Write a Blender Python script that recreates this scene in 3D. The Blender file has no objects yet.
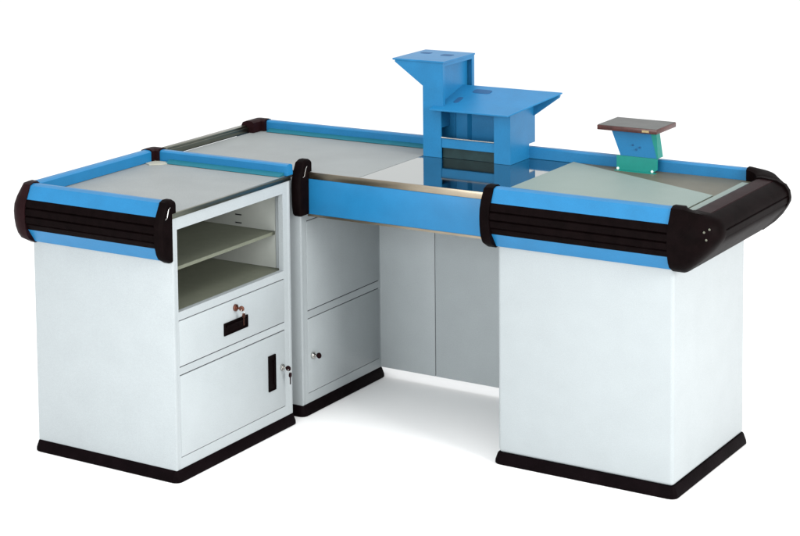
import bpy, bmesh, math
from mathutils import Vector, Matrix
scene = bpy.context.scene
COL = scene.collection

# ------------------------------------------------------------------ materials
def mat(name, col, rough=.5, metal=0., spec=.5, noise=.04, nscale=30., bump=0., bscale=200., rvar=.06, speck=0., coat=0.):
    m = bpy.data.materials.new(name); m.use_nodes = True
    nt = m.node_tree; N = nt.nodes; L = nt.links
    b = N['Principled BSDF']
    b.inputs['Metallic'].default_value = metal
    b.inputs['Specular IOR Level'].default_value = spec
    b.inputs['Coat Weight'].default_value = coat
    b.inputs['Coat Roughness'].default_value = .15
    tc = N.new('ShaderNodeTexCoord')
    n1 = N.new('ShaderNodeTexNoise'); n1.inputs['Scale'].default_value = nscale; n1.inputs['Detail'].default_value = 5
    L.new(tc.outputs['Object'], n1.inputs['Vector'])
    r = N.new('ShaderNodeMapRange'); r.inputs[1].default_value = .3; r.inputs[2].default_value = .7
    r.inputs[3].default_value = 1 - noise; r.inputs[4].default_value = 1 + noise
    L.new(n1.outputs['Fac'], r.inputs[0])
    last = r.outputs[0]
    if speck:
        n3 = N.new('ShaderNodeTexNoise'); n3.inputs['Scale'].default_value = 420; n3.inputs['Detail'].default_value = 2
        L.new(tc.outputs['Object'], n3.inputs['Vector'])
        r3 = N.new('ShaderNodeMapRange'); r3.inputs[1].default_value = .35; r3.inputs[2].default_value = .65
        r3.inputs[3].default_value = 1 - speck; r3.inputs[4].default_value = 1 + speck
        L.new(n3.outputs['Fac'], r3.inputs[0])
        mm = N.new('ShaderNodeMath'); mm.operation = 'MULTIPLY'
        L.new(last, mm.inputs[0]); L.new(r3.outputs[0], mm.inputs[1]); last = mm.outputs[0]
    vm = N.new('ShaderNodeVectorMath'); vm.operation = 'SCALE'; vm.inputs[0].default_value = col
    L.new(last, vm.inputs['Scale']); L.new(vm.outputs[0], b.inputs['Base Color'])
    n2 = N.new('ShaderNodeTexNoise'); n2.inputs['Scale'].default_value = nscale * .35; n2.inputs['Detail'].default_value = 3
    L.new(tc.outputs['Object'], n2.inputs['Vector'])
    rr = N.new('ShaderNodeMapRange'); rr.inputs[3].default_value = max(.02, rough - rvar); rr.inputs[4].default_value = rough + rvar
    L.new(n2.outputs['Fac'], rr.inputs[0]); L.new(rr.outputs[0], b.inputs['Roughness'])
    if bump:
        n4 = N.new('ShaderNodeTexNoise'); n4.inputs['Scale'].default_value = bscale; n4.inputs['Detail'].default_value = 3
        L.new(tc.outputs['Object'], n4.inputs['Vector'])
        bp = N.new('ShaderNodeBump'); bp.inputs['Strength'].default_value = bump; bp.inputs['Distance'].default_value = .002
        L.new(n4.outputs['Fac'], bp.inputs['Height']); L.new(bp.outputs[0], b.inputs['Normal'])
    return m

WHITE = mat('white_powder_coat', (.315, .345, .357), .42, spec=.4, noise=.022, nscale=11, bump=.2, bscale=240, speck=.05)
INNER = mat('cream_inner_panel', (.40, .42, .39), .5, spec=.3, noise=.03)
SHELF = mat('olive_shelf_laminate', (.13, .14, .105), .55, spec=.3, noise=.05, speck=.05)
BLUE = mat('blue_enamel', (.0095, .134, .296), .40, spec=.3, noise=.06, nscale=14, bump=.12, bscale=180, speck=.05)
TEAL = mat('teal_enamel', (.006, .185, .155), .45, spec=.3, noise=.05, nscale=40)
BELT = mat('grey_belt_laminate', (.212, .228, .228), .5, spec=.2, noise=.05, nscale=6, speck=.11)
TEAL2 = mat('teal_reflection', (.010, .115, .155), .5, spec=.2, noise=.05)  # reflection of the blue rail in the top, put in as colour
CREAM = mat('cream_glint', (.34, .34, .29), .5, spec=.3)  # pale reflection spot, put in as colour
BLACK = mat('black_rubber', (.003, .0015, .0016), .5, spec=.02, noise=.3, nscale=30, bump=.2, bscale=220)
BROWNBLACK = mat('dark_brown_plastic', (.012, .0042, .005), .45, spec=.035, noise=.25, nscale=25, bump=.12, bscale=240)
PLINTH = mat('black_plinth_rubber', (.003, .0015, .002), .55, spec=.02, noise=.3, nscale=20, bump=.2, bscale=150)
STEEL = mat('satin_steel', (.40, .435, .44), .19, metal=1, noise=.02, nscale=5, speck=.025, rvar=.03)
MIRROR = mat('polished_steel', (.345, .375, .37), .06, metal=1, noise=.02, nscale=5, rvar=.012)
OLIVE = mat('olive_steel_plate', (.088, .084, .060), .45, metal=0, spec=.25, noise=.08, nscale=18, speck=.05)
PALE = mat('pale_grey_green_plate', (.175, .222, .205), .5, metal=0, spec=.2, noise=.02, nscale=12, speck=.04)
TRIM = mat('bronze_steel_trim', (.27, .23, .175), .3, metal=1, noise=.1, nscale=12)
DTRIM = mat('dark_steel_trim', (.17, .175, .14), .3, metal=1, noise=.1, nscale=12)
GREYTOP = mat('grey_plate_laminate', (.085, .088, .085), .5, spec=.2, noise=.08)
GAP = mat('dark_joint', (.03, .03, .032), .8, spec=.1)
CHROME = mat('chrome', (.50, .49, .47), .2, metal=1, noise=.05)
COPPER = mat('reddish_brass', (.20, .085, .06), .3, metal=1, noise=.1)
MAROON = mat('maroon_edging', (.055, .016, .014), .35, spec=.4, noise=.4, nscale=60)
NAVY = mat('dark_blue_slot', (.012, .07, .17), .6, spec=.2)
DARKBOARD = mat('dark_teal_board', (.012, .03, .033), .3, spec=.3, noise=.2)
SCREW = mat('white_screw', (.75, .78, .76), .35, spec=.5)
GOLD = mat('brass_badge', (.55, .42, .22), .3, metal=1)

# ------------------------------------------------------------------ mesh helpers
def box(bm, x0, x1, y0, y1, z0, z1, bev=0., seg=2):
    r = bmesh.ops.create_cube(bm, size=1)
    vs = r['verts']
    for v in vs:
        v.co = Vector(((x0 + x1) / 2 + v.co.x * (x1 - x0), (y0 + y1) / 2 + v.co.y * (y1 - y0), (z0 + z1) / 2 + v.co.z * (z1 - z0)))
    if bev:
        es = list({e for v in vs for e in v.link_edges})
        bmesh.ops.bevel(bm, geom=es, offset=bev, segments=seg, affect='EDGES', profile=.5)

def sweep(bm, rings, cap=True):
    """closed cross-sections (lists of points) lofted one to the next"""
    R = [[bm.verts.new(p) for p in ring] for ring in rings]
    n = len(R[0])
    for a, b in zip(R[:-1], R[1:]):
        for i in range(n):
            j = (i + 1) % n
            bm.faces.new((a[i], a[j], b[j], b[i]))
    if cap:
        bm.faces.new(list(reversed(R[0]))); bm.faces.new(R[-1])

def prism(bm, pts, d):
    d = Vector(d)
    sweep(bm, [[Vector(p) for p in pts], [Vector(p) + d for p in pts]])

def cyl(bm, c, axis, r, L, seg=24, r2=None):
    ax = Vector(axis).normalized(); t = ax.orthogonal().normalized(); u = ax.cross(t)
    c = Vector(c); r2 = r if r2 is None else r2
    ring = lambda o, rad: [o + (t * math.cos(a) + u * math.sin(a)) * rad for a in [2 * math.pi * k / seg for k in range(seg)]]
    sweep(bm, [ring(c, r), ring(c + ax * L * .85, r), ring(c + ax * L, r2 * .85)])

def link(name, bm, m, parent=None, smooth=False, bev=0., seg=2):
    bmesh.ops.recalc_face_normals(bm, faces=bm.faces)
    if bev:
        es = [e for e in bm.edges if len(e.link_faces) == 2 and e.calc_face_angle(0) > .6]
        bmesh.ops.bevel(bm, geom=es, offset=bev, segments=seg, affect='EDGES', profile=.5, clamp_overlap=True)
    me = bpy.data.meshes.new(name); bm.to_mesh(me); bm.free()
    me.materials.append(m)
    o = bpy.data.objects.new(name, me); COL.objects.link(o)
    if parent:
        o.parent = parent
        w = Vector(parent.get('_w', (0, 0, 0)))
        me.transform(Matrix.Translation(-w)); o['_w'] = (0, 0, 0)
        o['_w'] = tuple(w)
    else:
        o['_w'] = (0, 0, 0)
    if smooth:
        me.shade_smooth()
        me.set_sharp_from_angle(angle=math.radians(35))
    return o

def thing(name, loc, label, cat, group=None):
    o = bpy.data.objects.new(name, None); COL.objects.link(o)
    o.location = loc; o['_w'] = loc; o['label'] = label; o['category'] = cat
    o.empty_display_size = .1
    if group: o['group'] = group
    return o

def B(name, dims, m, parent, bev=0., label=None):
    bm = bmesh.new(); box(bm, *dims, bev=bev)
    o = link(name, bm, m, parent, smooth=bev > 0)
    if label: o['label'] = label
    return o

# bumper cross-section: (outward, height)
UP = [(-.014, .851), (-.014, .884), (-.008, .889), (.012, .891), (.026, .886), (.046, .845), (.0, .845)]
def ribbed():
    pts = [(.0, .8445), (.047, .8445)]
    for z, o in ((.832, .054), (.822, .0565)): pts.append((o, z))
    pts += [(.0515, .8185), (.058, .815), (.0595, .796), (.0535, .7925), (.059, .789), (.058, .771), (.0515, .7675), (.054, .764), (.046, .747), (.0, .747)]
    return pts
MID = ribbed()
LOW = [(.002, .7465), (.044, .7465), (.010, .701), (.002, .701)]
CAPP = [(-.018, .851), (-.018, .888), (-.008, .894), (.014, .895), (.030, .889), (.052, .848), (.061, .824), (.0635, .80), (.0625, .775), (.059, .750), (.053, .730), (.043, .714), (.012, .697), (.002, .697), (.002, .85)]
MIDP = [(-.018, .851), (-.018, .888), (-.008, .894), (.014, .895), (.030, .889), (.050, .848), (.058, .824), (.0595, .80), (.0585, .775), (.057, .750), (.055, .730), (.051, .712), (.044, .706), (.002, .706), (.002, .85)]
ENDP = [(-.008, .851), (-.008, .872), (-.002, .879), (.014, .8815), (.062, .876), (.088, .864), (.100, .846), (.104, .824), (.1025, .812), (.097, .800), (.080, .776), (.052, .746), (.014, .710), (.002, .706), (.002, .85)]

def strip(bm, prof, axis, base, sign, a, b):
    """profile swept in a straight run. axis 'x': run along x, outward = sign*y"""
    def ring(t):
        return [Vector((t, base + sign * o, z)) if axis == 'x' else Vector((base + sign * o, t, z)) for o, z in prof]
    sweep(bm, [ring(a), ring(b)])

def strip_obj(name, prof, axis, base, sign, a, b, m, parent, bev=0.0):
    bm = bmesh.new(); strip(bm, prof, axis, base, sign, a, b)
    return link(name, bm, m, parent, smooth=True, bev=bev)

def cap_run(name, axis, base, sign, a, b, parent, m=BLACK, prof=CAPP, shrink=.010, round_start=False, round_end=True):
    """short end cap whose far edge rounds over"""
    cz = sum(z for _, z in prof) / len(prof)
    def ring(t, k):
        out = []
        for o, z in prof:
            oo = o - k * max(0, o) / .06 if o > 0 else o
            zz = z - k * 1.3 * (1 if z > .86 else 0) * (z - .86) / .03 + (k * .8 if z < .75 else 0)
            out.append(Vector((t, base + sign * oo, zz)) if axis == 'x' else Vector((base + sign * oo, t, zz)))
        return out
    d = 1 if b > a else -1
    R = []
    if round_start:
        for q in (0, 25, 50, 70): 
            th = math.radians(q); R.append(ring(a + d * shrink * (1 - math.sin(th)), shrink * (1 - math.cos(th))) )
        R = [ring(a, shrink), ring(a + d * shrink * .3, shrink * .35), ring(a + d * shrink, 0)]
    else: R = [ring(a, 0)]
    if round_end:
        R += [ring(b - d * shrink, 0), ring(b - d * shrink * .5, shrink * .15), ring(b - d * shrink * .15, shrink * .5), ring(b, shrink)]
    else: R += [ring(b, 0)]
    bm = bmesh.new(); sweep(bm, R)
    return link(name, bm, m, parent, smooth=True)

def corner(name, C, a0, a1, P0, P1, parent, m=BLACK, n=9, ext=(.02, .02), rad=0., ease=1):
    """corner cap: profile P0 turning into P1 around the vertical line through C"""
    R = []
    def ring(th, prof, off=(0, 0)):
        dx, dy = math.cos(th), math.sin(th)
        return [Vector((C[0] + off[0] + dx * (rad + o), C[1] + off[1] + dy * (rad + o), z)) for o, z in prof]
    t0, t1 = math.radians(a0), math.radians(a1); s = 1 if t1 > t0 else -1
    tan0 = Vector((-math.sin(t0), math.cos(t0))) * s; tan1 = Vector((-math.sin(t1), math.cos(t1))) * s
    R.append(ring(t0, P0, tuple(-tan0 * ext[0])))
    for k in range(n + 1):
        u = k / n; e = u ** ease if ease != 1 else u * u * (3 - 2 * u)
        prof = [(p[0] * (1 - e) + q[0] * e, p[1] * (1 - e) + q[1] * e) for p, q in zip(P0, P1)]
        prof = [(max(o, .0) if o < 0 else o, z) for o, z in prof] if False else prof
        R.append(ring(t0 + (t1 - t0) * u, prof))
    R.append(ring(t1, P1, tuple(tan1 * ext[1])))
    bm = bmesh.new(); sweep(bm, R)
    return link(name, bm, m, parent, smooth=True)

def plinth(bm, x0, x1, y0, y1, h=.038, o=.013):
    """rubber foot: flared outwards towards the floor with rounded corners"""
    def ring(off, r, z):
        X0, X1, Y0, Y1 = x0 - off, x1 + off, y0 - off, y1 + off
        out = []
        for cx_, cy_, s in ((X1 - r, Y0 + r, -90), (X1 - r, Y1 - r, 0), (X0 + r, Y1 - r, 90), (X0 + r, Y0 + r, 180)):
            for k in range(6):
                a = math.radians(s + 90 * k / 5); out.append(Vector((cx_ + r * math.cos(a), cy_ + r * math.sin(a), z)))
        return out
    sweep(bm, [ring(o - .003, .022, 0), ring(o, .024, .003), ring(o - .001, .022, .012), ring(.004, .012, h - .004), ring(.001, .008, h)])

def screw(parent, c, axis, r=.004, name='screw', m=CHROME):
    bm = bmesh.new(); cyl(bm, c, axis, r, .003, 16)
    return link(name, bm, m, parent, smooth=True)

def cap_glint(parent, pts, r=.0013):  # modelled in place of the highlight on the curved cap
    """thin bent bright wire on an end cap"""
    bm = bmesh.new(); R = []
    pts = [Vector(p) for p in pts]
    for i, p in enumerate(pts):
        d = (pts[min(i + 1, len(pts) - 1)] - pts[max(i - 1, 0)]).normalized(); t = d.orthogonal().normalized(); u = d.cross(t)
        R.append([p + (t * math.cos(a) + u * math.sin(a)) * r for a in [2 * math.pi * k / 8 for k in range(8)]])
    sweep(bm, R)
    return link('cap_glint', bm, CHROME, parent, smooth=True)

def lock_with_key(parent, x, y, z, m, label, group):
    bm = bmesh.new(); cyl(bm, (x, y, z), (1, 0, 0), .0115, .007, 28); cyl(bm, (x + .006, y, z), (1, 0, 0), .0075, .004, 24)
    lk = link('lock', bm, m, parent, smooth=True)
    return lk

def make_key(loc, m, m2, label, kind='key', hang=.032, tilt=.35):
    """key standing in a lock with a second key hanging from its ring; loc = lock face"""
    k = thing('key', loc, label, 'key', None)
    x, y, z = loc
    bm = bmesh.new(); box(bm, x, x + .012, y - .0012, y + .0012, z - .003, z + .003)
    link('key_blade', bm, m, k)
    bm = bmesh.new()
    # oval bow of the key
    ring = [Vector((x + .0155 + .0095 * math.cos(a), y - .0022, z + .009 * math.sin(a))) for a in [2 * math.pi * i / 20 for i in range(20)]]
    sweep(bm, [ring, [v + Vector((0, .0044, 0)) for v in ring]])
    link('key_bow', bm, m2, k, smooth=True, bev=.0008)
    bm = bmesh.new()
    c = Vector((x + .018, y + .003, z - .009)); R = []
    for i in range(21):
        a = 2 * math.pi * i / 20; p = c + Vector((0.2 * math.sin(a), math.sin(a), math.cos(a))) * .0075
        d = Vector((.2 * math.cos(a), math.cos(a), -math.sin(a))).normalized(); u = Vector((1, 0, 0)); w = d.cross(u).normalized()
        R.append([p + (u * math.cos(b) + w * math.sin(b)) * .0009 for b in [2 * math.pi * q / 6 for q in range(6)]])
    sweep(bm, R, cap=False); link('key_ring', bm, CHROME, k, smooth=True)
    bm = bmesh.new()
    yy = y + .008; zz = z - .024
    ring = [Vector((x + .016, yy + .007 * math.cos(a), zz + .009 * math.sin(a))) for a in [2 * math.pi * i / 20 for i in range(20)]]
    sweep(bm, [ring, [v + Vector((.004, 0, 0)) for v in ring]])
    box(bm, x + .017, x + .019, yy - .0018, yy + .0026, zz - hang, zz - .007)
    link('spare_key', bm, m2, k, smooth=True)
    return k

REFL = [(-.0125, .862), (-.0145, .862), (-.042, .8530), (-.042, .8518), (-.0125, .8518)]  # thin strip shaped as the rail's reflection at its foot
# ------------------------------------------------------------------ setting
fm = mat('white_studio_floor', (.97, .97, .97), .7, spec=.1, noise=.005, nscale=.5)
bm = bmesh.new(); r = bmesh.ops.create_circle(bm, cap_ends=True, segments=96, radius=90)
fl = link('floor', bm, fm); fl['kind'] = 'structure'; fl['label'] = 'seamless pure white studio floor under the counter'

# ------------------------------------------------------------------ side cabinet
a, b, hb = .5525, .6794, .036
sc = thing('side_cabinet', (-a / 2, b / 2, 0), 'low white side cabinet with open shelf, drawer and door, standing left of the long counter', 'cabinet')
HW = .834
bm = bmesh.new(); t = .018
box(bm, -a, 0, 0, t, hb, HW, bev=.003)                       # front sheet
box(bm, -a, 0, b - t, b, hb, HW, bev=.003)                   # back sheet
box(bm, -a, -a + t, t + .0005, b - t - .0005, hb, HW)
box(bm, -t, -.0008, t - .001, .0265, hb + .001, HW - .001)             # stiles of the right face
box(bm, -t, -.0008, .634, b - t + .001, hb + .001, HW - .001)
box(bm, -t, -.0006, .0265, .634, .796, HW - .001)
box(bm, -t, -.0006, .0265, .634, .509, .535)
box(bm, -t, -.0006, .0265, .634, .336, .3595)
box(bm, -t, -.0006, .0265, .634, hb + .001, .0725)
box(bm, -.0185, -.0165, .0255, .635, .07, .512)
body = link('body', bm, WHITE, sc, smooth=True)
bm = bmesh.new()
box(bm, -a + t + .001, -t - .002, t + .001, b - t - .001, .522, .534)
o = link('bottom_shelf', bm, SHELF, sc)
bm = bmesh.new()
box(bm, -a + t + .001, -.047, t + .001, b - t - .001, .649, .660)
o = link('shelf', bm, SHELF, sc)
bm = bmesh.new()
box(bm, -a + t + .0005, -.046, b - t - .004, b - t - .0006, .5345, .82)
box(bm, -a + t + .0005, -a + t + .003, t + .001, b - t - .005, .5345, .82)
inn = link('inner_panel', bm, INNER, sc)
for z in (.70, .672):
    B('slot', (-.205, -.180, b - t - .0052, b - t - .0035, z - .002, z + .002), GAP, inn)
B('plinth_board', (-a + .02, -.02, .02, b - .02, .010, .5), GAP, sc) if False else None
bm = bmesh.new(); plinth(bm, -a, 0, 0, b, .037); link('plinth', bm, PLINTH, sc, smooth=True)
# drawer
bm = bmesh.new(); box(bm, -.014, .0004, .0267, .6338, .3625, .5062, bev=.0012)
dr = link('drawer', bm, WHITE, sc, smooth=True)
B('joint_shadow_gap', (-.0155, -.0142, .026, .634, .358, .51), GAP, dr) if False else None
def recess_pull(parent, y0, y1, z0, z1, x=.0):
    bm = bmesh.new()
    w = .0035
    box(bm, x, x + .005, y0, y1, z1 - w, z1, bev=.001); box(bm, x, x + .005, y0, y1, z0, z0 + w, bev=.001)
    box(bm, x, x + .0048, y0, y0 + w, z0 + w, z1 - w); box(bm, x, x + .0048, y1 - w, y1, z0 + w, z1 - w)
    box(bm, x - .001, x + .0012, y0 + w, y1 - w, z0 + w, z1 - w)
    # finger lip
    if (y1 - y0) > (z1 - z0): box(bm, x + .001, x + .0065, y0 + .012, y1 - .012, z1 - .014, z1 - .008, bev=.0008)
    else: box(bm, x + .001, x + .0055, y1 - .012, y1 - .007, z0 + .02, z1 - .02, bev=.0008)
    return link('handle', bm, BLACK, parent, smooth=True)
recess_pull(dr, .271, .408, .400, .441)
lock_with_key(dr, .0004, .338, .479, COPPER, '', None)
# door
bm = bmesh.new(); box(bm, -.014, .0004, .0267, .6338, .0745, .3325, bev=.0012)
do = link('door', bm, WHITE, sc, smooth=True)
recess_pull(do, .528, .571, .148, .269)
lock_with_key(do, .0004, .612, .212, CHROME, '', None)
# dark joints behind drawer and door
for z0, z1 in ((.3590, .3622), (.3330, .3350), (.5066, .5084), (.0728, .0743)):
    B('joint', (-.0150, -.0018, .028, .632, z0 + .0002, z1 - .0002), GAP, body)
# top
B('worktop', (-a + .001, -.006, .001, b - .001, .8345, .8495), BELT, sc)
B('edge_trim', (-.0055, .0035, -.001, b + .001, .8345, .8503), DTRIM, sc, bev=.0008)
strip_obj('teal_reflection', [(o, z - .001) for o, z in REFL], 'x', b - .004, 1, -a + .075, -.012, TEAL2, sc)
bm = bmesh.new(); prism(bm, [(-.536, .655, .8498), (-.536, .60, .8498), (-.51, .585, .8498), (-.475, .615, .8498), (-.462, .655, .8498)], (0, 0, .003)); link('corner_glint', bm, CREAM, sc)  # flat pale patch for the reflection of the corner cap
# rails: front, left, back
def bumper_run(parent, axis, base, sign, a_, b_, low=True, mid=True):
    strip_obj('blue_rail', UP, axis, base, sign, a_, b_, BLUE, parent)
    if mid: strip_obj('rubber_bumper', MID, axis, base, sign, a_, b_, BLACK, parent)
    if low: strip_obj('blue_valance', LOW, axis, base, sign, a_, b_, BLUE, parent)
bumper_run(sc, 'x', 0, -1, -a + .012, -.022)
bumper_run(sc, 'y', -a, -1, .012, b - .03)
strip_obj('blue_rail', [(-.012, .851), (-.012, .883), (-.006, .888), (.010, .889), (.022, .884), (.024, .851)], 'x', b - .004, 1, -a + .02, .0, BLUE, sc)
corner('corner_cap', (-a + .002, .002), 270, 180, CAPP, CAPP, sc, BROWNBLACK, ext=(.014, .014))
cap_run('end_cap', 'x', 0, -1, -.024, .003, sc)
corner('corner_cap', (-a + .002, b - .01), 180, 90, CAPP, CAPP, sc, BROWNBLACK, ext=(.032, .030))
cap_glint(sc, [(.004, -.012, .872), (.0045, -.022, .868), (.0045, -.026, .856), (.0045, -.030, .845), (.004, -.038, .838)])

# ------------------------------------------------------------------ checkout counter
c, m_, r0, r1, q, s, T1, y1 = -.009, 1.295, .7458, 1.3177, .7022, 1.2998, 1.352, .7573
cc = thing('checkout_counter', (.4, 1.05, 0), 'long checkout counter with polished steel top, blue rails, black bumpers and two white pedestals', 'counter')
# drawer pedestal
bm = bmesh.new(); X0 = -.53; PT = .826
box(bm, X0, c, y1, y1 + t, hb, PT, bev=.003)
box(bm, X0, X0 + t, y1 + t + .0005, T1, hb, PT)
box(bm, X0, c, T1 - .018, T1 - .0002, hb + .001, PT - .001)
xs = c - .0008
box(bm, c - t, xs, y1 + t - .001, .796, hb + .001, PT - .001)
box(bm, c - t, xs + .0002, 1.284, T1 - .017, hb + .001, PT - .001)
box(bm, c - t, xs, .796, 1.284, .6725, PT - .001)
box(bm, c - t, xs, .796, 1.284, .3325, .3575)
box(bm, c - t, xs, .796, 1.284, hb + .001, .0705)
pd = link('drawer_pedestal', bm, WHITE, cc, smooth=True)
bm = bmesh.new(); plinth(bm, X0, c, y1, m_ + .005, .037); link('plinth', bm, PLINTH, pd, smooth=True)
bm = bmesh.new(); box(bm, c - .014, c, .7962, 1.2838, .3605, .670, bev=.0012); link('drawer', bm, WHITE, pd, smooth=True)
bm = bmesh.new(); box(bm, c - .014, c, .7962, 1.2838, .0722, .3298, bev=.0012); link('door', bm, WHITE, pd, smooth=True)
for z0, z1 in ((.3572, .3603), (.3300, .3318), (.6702, .6722), (.0707, .0721)):
    B('joint', (c - .015, c - .0018, .798, 1.282, z0 + .0002, z1 - .0002), GAP, pd)
bm = bmesh.new(); cyl(bm, (c, .822, .199), (1, 0, 0), .0115, .009, 28); cyl(bm, (c + .008, .822, .199), (1, 0, 0), .007, .004, 20)
link('lock', bm, CHROME, pd, smooth=True)
# end pedestal
bm = bmesh.new(); box(bm, r0, r1, q, s, hb, .832, bev=.012, seg=4)
ep = link('end_pedestal', bm, WHITE, cc, smooth=True)
bm = bmesh.new(); plinth(bm, r0, r1, q, s, .037); link('plinth', bm, PLINTH, ep, smooth=True)
# modesty panel, two sheets meeting at a folded seam
bm = bmesh.new(); box(bm, c - .002, .2108, m_, m_ + .02, .037, .826, bev=.0015); box(bm, .2130, r0 + .03, m_, m_ + .02, .037, .826, bev=.0015)
mp = link('modesty_panel', bm, WHITE, cc, smooth=True)
B('seam', (.2105, .2133, m_ + .004, m_ + .008, .042, .82), GAP, mp)
# top
bm = bmesh.new()
P = [(-.55, y1 + .004), (r0 - .03, y1 + .004), (r0 - .03, q + .004), (1.35, q + .004), (1.35, T1), (-.55, T1)]
prism(bm, [(x, y, .828) for x, y in P], (0, 0, .0215))
top = link('steel_top', bm, MIRROR, cc)
B('belt', (-.549, .214, y1 + .0045, T1 - .009, .8496, .8502), BELT, cc)
strip_obj('teal_reflection', [(o + .006, z) for o, z in REFL], 'x', T1, 1, -.50, .2205, TEAL2, cc)
# front trim and blue apron between the pedestals
B('front_trim', (.02, r0 - .032, y1 - .001, y1 + .0035, .829, .8515), TRIM, cc, bev=.0008)
B('front_panel', (.02, r0 - .032, y1 - .0005, y1 + .016, .708, .8285), BLUE, cc, bev=.0015)
B('lower_trim', (.02, r0 - .032, y1 + .0005, y1 + .012, .700, .7075), TRIM, cc)
# left edge trim, raised
bm = bmesh.new(); box(bm, -.585, -.560, b + .085, T1 - .06, .848, .877, bev=.002); box(bm, -.5595, -.5525, b + .085, T1 - .06, .85, .870, bev=.001)
link('side_trim', bm, DTRIM, cc, smooth=True)
B('left_apron', (-.553, -.548, y1 + .02, T1, .70, .849), BLUE, cc)
# back rail and bumper (its outer side faces away)
UPB = [(-.008, .851), (-.008, .884), (-.004, .889), (.008, .891), (.024, .886), (.044, .845), (.0, .845)]
strip_obj('blue_rail', UPB, 'x', T1, 1, -.52, 1.312, BLUE, cc)
strip_obj('rubber_bumper', MID, 'x', T1, 1, -.52, 1.312, BLACK, cc)
strip_obj('blue_valance', LOW, 'x', T1, 1, -.52, 1.312, BLUE, cc)
corner('corner_cap', (-.548, T1 - .006), 180, 90, CAPP, CAPP, cc, BROWNBLACK, ext=(.07, .032))
# front right rail and bumper
bumper_run(cc, 'x', q, -1, .748, 1.320)
cap_run('end_cap', 'x', q, -1, .748, .712, cc)
# middle end cap
cap_run('end_cap', 'x', y1, -1, -.010, .027, cc, prof=MIDP, shrink=.008, round_start=True)
cap_glint(cc, [(.028, y1 - .012, .872), (.0285, y1 - .020, .868), (.0285, y1 - .025, .856), (.0285, y1 - .030, .843), (.028, y1 - .038, .838)])
# end bumper with its two corner caps
bm = bmesh.new()
GT = [(-.006, .851), (-.006, .869), (.0, .874), (.012, .8765), (.050, .8735), (.052, .8705), (.050, .851)]
strip(bm, GT, 'y', 1.362, 1, .720, 1.275)
link('top_moulding', bm, BROWNBLACK, cc, smooth=True)
bm = bmesh.new()
G = [(.0525, .851), (.0525, .8715), (.055, .8725), (.062, .870), (.085, .858), (.0965, .842), (.0985, .832), (.095, .829), (.0995, .826), (.0985, .808), (.0935, .8055), (.0945, .801), (.090, .790), (.077, .774), (.050, .744), (.012, .708), (.002, .708), (.002, .8505)]
strip(bm, G, 'y', 1.362, 1, .720, 1.275)
link('end_bumper', bm, BLACK, cc, smooth=True)
corner('corner_cap', (1.350, q + .014), 270, 360, CAPP, ENDP, cc, BLACK, n=14, ext=(.032, .010), rad=.012)
corner('corner_cap', (1.308, T1 - .056), 0, 90, ENDP, CAPP, cc, BLACK, n=16, ext=(.02, .0), rad=.054, ease=.6)
for (x, y, z) in ((1.430, .647, .835), (1.441, .660, .842), (1.435, .651, .812)):
    screw(cc, (x - .004, y + .004, z), (.6, -.8, .1), .0034, m=DTRIM)
# packing area: pale plate with a slanted edge, olive plate behind it, narrow strip along the end
bm = bmesh.new(); prism(bm, [(.742, q + .022, .8500), (1.357, q + .022, .8500), (1.357, T1 - .010, .8500), (.742, T1 - .010, .8500)], (0, 0, .0018)) 
link('olive_plate', bm, OLIVE, cc)
bm = bmesh.new(); prism(bm, [(.716, q + .020, .8522), (1.300, q + .020, .8522), (1.300, 1.062, .8522), (.716, T1 - .013, .8522)], (0, 0, .003))
link('pale_plate', bm, PALE, cc, bev=.0008)
bm = bmesh.new(); prism(bm, [(1.311, q + .020, .8522), (1.3555, q + .020, .8522), (1.3555, 1.285, .8522), (1.311, 1.285, .8522)], (0, 0, .005))
link('end_strip', bm, PALE, cc, bev=.001)

# ------------------------------------------------------------------ register stand
rs = thing('register_stand', (.39, 1.28, .85), 'blue metal register stand with tall slotted tower and wide platform on the steel top', 'stand')
yf, yb = 1.20, 1.345
z0 = .8502
# tower: front wall flush from the table to the head, with a wedge reaching left
bm = bmesh.new()
W = [(.2205, z0), (.2205, 1.097), (.112, 1.174), (.112, 1.180), (.2985, 1.180), (.2985, 1.03), (.290, 1.03), (.290, z0)]
prism(bm, [(x, yf, z) for x, z in W], (0, .006, 0))
WB = [(.2205, .900), (.2205, 1.097), (.112, 1.174), (.112, 1.180), (.2985, 1.180), (.2985, .900)]
prism(bm, [(x, 1.430, z) for x, z in WB], (0, .006, 0))
box(bm, .2205, .2245, yf + .0062, 1.4298, .9, 1.097)
box(bm, .2205, .2245, yf + .0062, yb, z0, .8995)
prism(bm, [(.2207, yf + .0062, 1.0972), (.1122, yf + .0062, 1.1742), (.1162, yf + .0062, 1.1742), (.2247, yf + .0062, 1.0972)], (0, .2236, 0))
box(bm, .2945, .2983, yf + .0062, yf + .016, 1.03, 1.18)
box(bm, .2945, .2983, 1.420, 1.4298, 1.03, 1.18)
box(bm, .2945, .2983, yf + .016, 1.420, 1.168, 1.18)
box(bm, .2740, .2775, yf + .010, 1.425, .95, 1.17)        # set-back side panel
tw = link('tower', bm, BLUE, rs)
bm = bmesh.new(); prism(bm, [(.104, yf - .003, 1.1805), (.303, yf - .003, 1.1805), (.300, 1.440, 1.1805), (.104, 1.440, 1.1805)], (0, 0, .006))
tt = link('tower_top', bm, BLUE, rs, bev=.0008)
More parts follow.
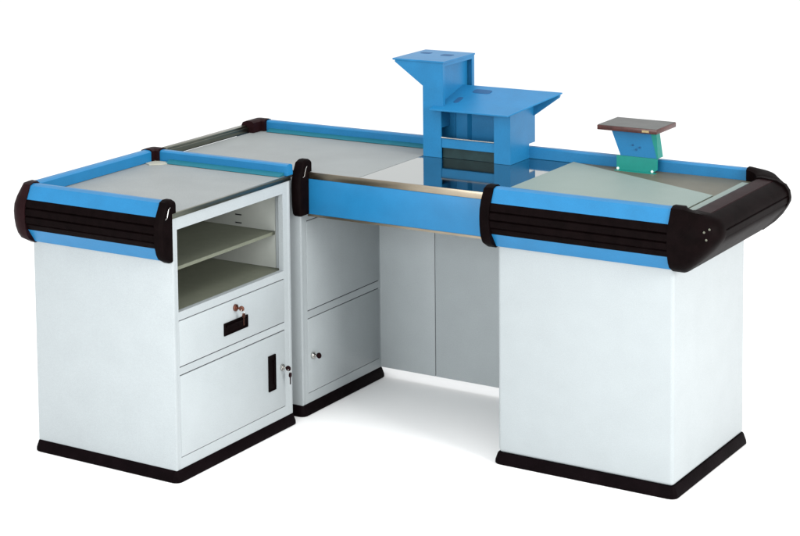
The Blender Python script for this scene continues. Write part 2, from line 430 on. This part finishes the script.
def slot(parent, cx_, cy_, w, d, z, rot=0, tilt=0):
    bm = bmesh.new(); ring = []
    for k in range(20):
        an = 2 * math.pi * k / 20; X = w * (abs(math.cos(an)) ** .5) * math.copysign(1, math.cos(an)); Y = d * (abs(math.sin(an)) ** .5) * math.copysign(1, math.sin(an))
        x = cx_ + X * math.cos(rot) - Y * math.sin(rot); y = cy_ + X * math.sin(rot) + Y * math.cos(rot)
        ring.append(Vector((x, y, z + tilt * (y - cy_))))
    sweep(bm, [ring, [v + Vector((0, 0, .0012)) for v in ring]]); return link('cable_slot', bm, NAVY, parent)
bm = bmesh.new(); box(bm, .2776, .2784, 1.222, 1.236, 1.045, 1.085); link('cable_slot', bm, NAVY, tw)
slot(tt, .240, 1.345, .022, .020, 1.1858); slot(tt, .150, 1.36, .020, .016, 1.1858)
# right box: front wall, side wall
bm = bmesh.new()
box(bm, .490, .5505, yf, yf + .005, z0, 1.0248)
ZS = lambda y: 1.0175 + .255 * (y - 1.17)
prism(bm, [(.5465, yf + .0052, z0), (.5465, yb, z0), (.5465, yb, .900), (.5465, 1.392, .900), (.5465, 1.392, ZS(1.392) - .006), (.5465, yf + .0052, ZS(yf) - .006)], (.004, 0, 0))
box(bm, .490, .4935, yf + .0052, yf + .05, z0, 1.02)
link('side_box', bm, BLUE, rs)
bm = bmesh.new()
prism(bm, [(.5508, 1.380, .992), (.5508, 1.380, ZS(1.380) - .0005), (.648, 1.380, ZS(1.380) - .0005), (.645, 1.380, 1.062)], (0, .008, 0))
link('gusset', bm, BLUE, rs)
bm = bmesh.new()
prism(bm, [(.258, 1.172, ZS(1.172)), (.554, 1.172, ZS(1.172)), (.652, 1.392, ZS(1.392)), (.27, 1.392, ZS(1.392))], (0, 0, .005))
pf = link('platform', bm, BLUE, rs, bev=.0008)
slot(pf, .375, 1.345, .034, .016, ZS(1.345) + .0048, tilt=.255); slot(pf, .325, 1.262, .010, .024, ZS(1.262) + .0048, tilt=.255)
# folded back panel and crossbars
bm = bmesh.new(); prof = [(.2246, 1.290), (.300, 1.290), (.310, 1.275), (.352, 1.275), (.362, 1.290), (.5464, 1.290), (.5464, 1.294), (.358, 1.294), (.350, 1.279), (.312, 1.279), (.304, 1.294), (.2246, 1.294)]
prism(bm, [(x, y, .885) for x, y in prof], (0, 0, .130))
link('back_panel', bm, BLUE, rs)
bm = bmesh.new(); box(bm, .2905, .4895, yf + .003, yf + .010, .886, .918, bev=.0008); box(bm, .2905, .4895, yf + .0105, 1.288, .886, .890)
link('crossbar', bm, BLUE, rs)
bm = bmesh.new(); cyl(bm, (.2905, yf + .0015, .9215), (1, 0, 0), .0022, .199, 10)
link('steel_rod', bm, CHROME, rs, smooth=True)
B('lower_board', (.2905, .4895, yf + .012, yf + .016, z0 + .0002, .8855), DARKBOARD, rs)

# ------------------------------------------------------------------ monitor bracket
mb = thing('monitor_bracket', (.945, 1.31, .85), 'small monitor bracket with maroon edged grey plate on a tapered blue neck and teal foot', 'bracket')
bm = bmesh.new(); box(bm, .822, 1.028, 1.288, 1.456, .9835, .9990, bev=.0015)
pl_ = link('plate', bm, MAROON, mb, smooth=True)
B('plate_top', (.824, 1.026, 1.290, 1.454, .9985, 1.0003), GREYTOP, mb)
bm = bmesh.new(); prism(bm, [(.863, 1.310, .983), (1.008, 1.310, .983), (1.020, 1.310, .9), (.895, 1.310, .9)], (0, .004, 0))
nk = link('neck', bm, BLUE, mb)
bm = bmesh.new()
prism(bm, [(1.0085, 1.3145, .983), (1.0085, 1.352, .983), (1.0205, 1.352, .9), (1.0205, 1.3145, .9)], (.004, 0, 0))
prism(bm, [(.998, 1.3095, .983), (1.0185, 1.3095, .983), (1.0245, 1.3095, .9), (1.0205, 1.3095, .9)], (0, .0045, 0))
link('side_flange', bm, TEAL, mb)
bm = bmesh.new(); prism(bm, [(.883, 1.306, .8502), (1.006, 1.306, .8502), (1.022, 1.306, .862), (1.022, 1.306, .8995), (.883, 1.306, .8995)], (0, .008, 0))
box(bm, .883, 1.022, 1.285, 1.3058, .8502, .853)
ft = link('foot', bm, TEAL, mb)
for x in (.888, 1.006): screw(ft, (x, 1.306, .8565), (0, -1, 0), .0042, m=SCREW)
for x, z in ((.938, .938), (.962, .932), (.950, .924)): screw(nk, (x, 1.3095, z), (0, -1, 0), .0030, m=NAVY)
B('badge', (.978, 1.002, 1.2866, 1.2880, .9875, .9945), GOLD, mb)

# ------------------------------------------------------------------ keys in the locks
make_key((.0104, .338, .479), COPPER, COPPER, 'reddish key with spare hanging from the drawer lock of the side cabinet')
make_key((.0104, .612, .212), CHROME, BROWNBLACK, 'dark headed key with long spare hanging beside the black door handle')
k = thing('key', (c + .012, .822, .199), 'small steel key stuck in the door lock of the recessed middle pedestal', 'key')
bm = bmesh.new(); box(bm, c + .011, c + .016, .8208, .8232, .196, .202); link('key_blade', bm, CHROME, k)
bm = bmesh.new(); ring = [Vector((c + .022 + .009 * math.cos(t_), .828, .199 + .010 * math.sin(t_))) for t_ in [2 * math.pi * i / 20 for i in range(20)]]
sweep(bm, [ring, [v + Vector((0, .004, 0)) for v in ring]]); link('key_bow', bm, BROWNBLACK, k, smooth=True)

# ------------------------------------------------------------------ clean up helper property
for o in bpy.data.objects:
    if '_w' in o: del o['_w']

# ------------------------------------------------------------------ light
w = bpy.data.worlds.new('World'); scene.world = w; w.use_nodes = True
bg = w.node_tree.nodes['Background']; bg.inputs[0].default_value = (1, 1, 1, 1); bg.inputs[1].default_value = 1.04
def area(name, loc, target, size, power, col=(1, 1, 1)):
    l = bpy.data.lights.new(name, 'AREA'); l.shape = 'RECTANGLE'; l.size = size[0]; l.size_y = size[1]; l.energy = power; l.color = col
    o = bpy.data.objects.new(name, l); COL.objects.link(o); o.location = loc
    o.rotation_euler = (Vector(target) - Vector(loc)).to_track_quat('-Z', 'Y').to_euler()
    return o
area('key_softbox', (6.6, -.5, 2.7), (.2, .7, .4), (2.6, 2.4), 390, (1, .99, .97))
area('front_fill', (1.0, -5.5, 2.1), (.6, 1.2, .4), (3.8, 2.4), 270, (.98, 1, 1))  # unseen fill lamp, added to brighten the recessed panel
area('top_fill', (.4, .3, 4.6), (.4, .6, 0), (5, 5), 135, (.97, .99, 1))  # unseen overhead lamp, added to keep the floor clear white

# ------------------------------------------------------------------ camera
p = dict(f=1994.1597, tx=3.4982, ty=-4.8832, tz=2.1927, yaw=.6476, pitch=-.1013, roll=-.0237, cx=115.1392, cy=-22.438)
import json
cy_, sy = math.cos(p['yaw']), math.sin(p['yaw']); cp, sp = math.cos(p['pitch']), math.sin(p['pitch'])
fwd = Vector((-sy * cp, cy_ * cp, sp)); right = Vector((cy_, sy, 0)); up = right.cross(fwd)
r = p['roll']; R2 = right * math.cos(r) + up * math.sin(r); U2 = up * math.cos(r) - right * math.sin(r)
cam = bpy.data.cameras.new('camera'); co = bpy.data.objects.new('camera', cam); COL.objects.link(co)
M = Matrix((R2, U2, -fwd)).transposed().to_4x4(); M.translation = Vector((p['tx'], p['ty'], p['tz'])); co.matrix_world = M
cam.sensor_width = 36; cam.lens = p['f'] / 800 * 36
cam.shift_x = (400 - p['cx']) / 800; cam.shift_y = (p['cy'] - 268) / 800
cam.clip_end = 500; cam.clip_start = .1
scene.camera = co
scene.render.engine = 'CYCLES'
scene.view_settings.view_transform = 'Standard'; scene.view_settings.look = 'None'; scene.view_settings.gamma = 1; scene.view_settings.exposure = 0
scene.render.resolution_x = 1024; scene.render.resolution_y = 686
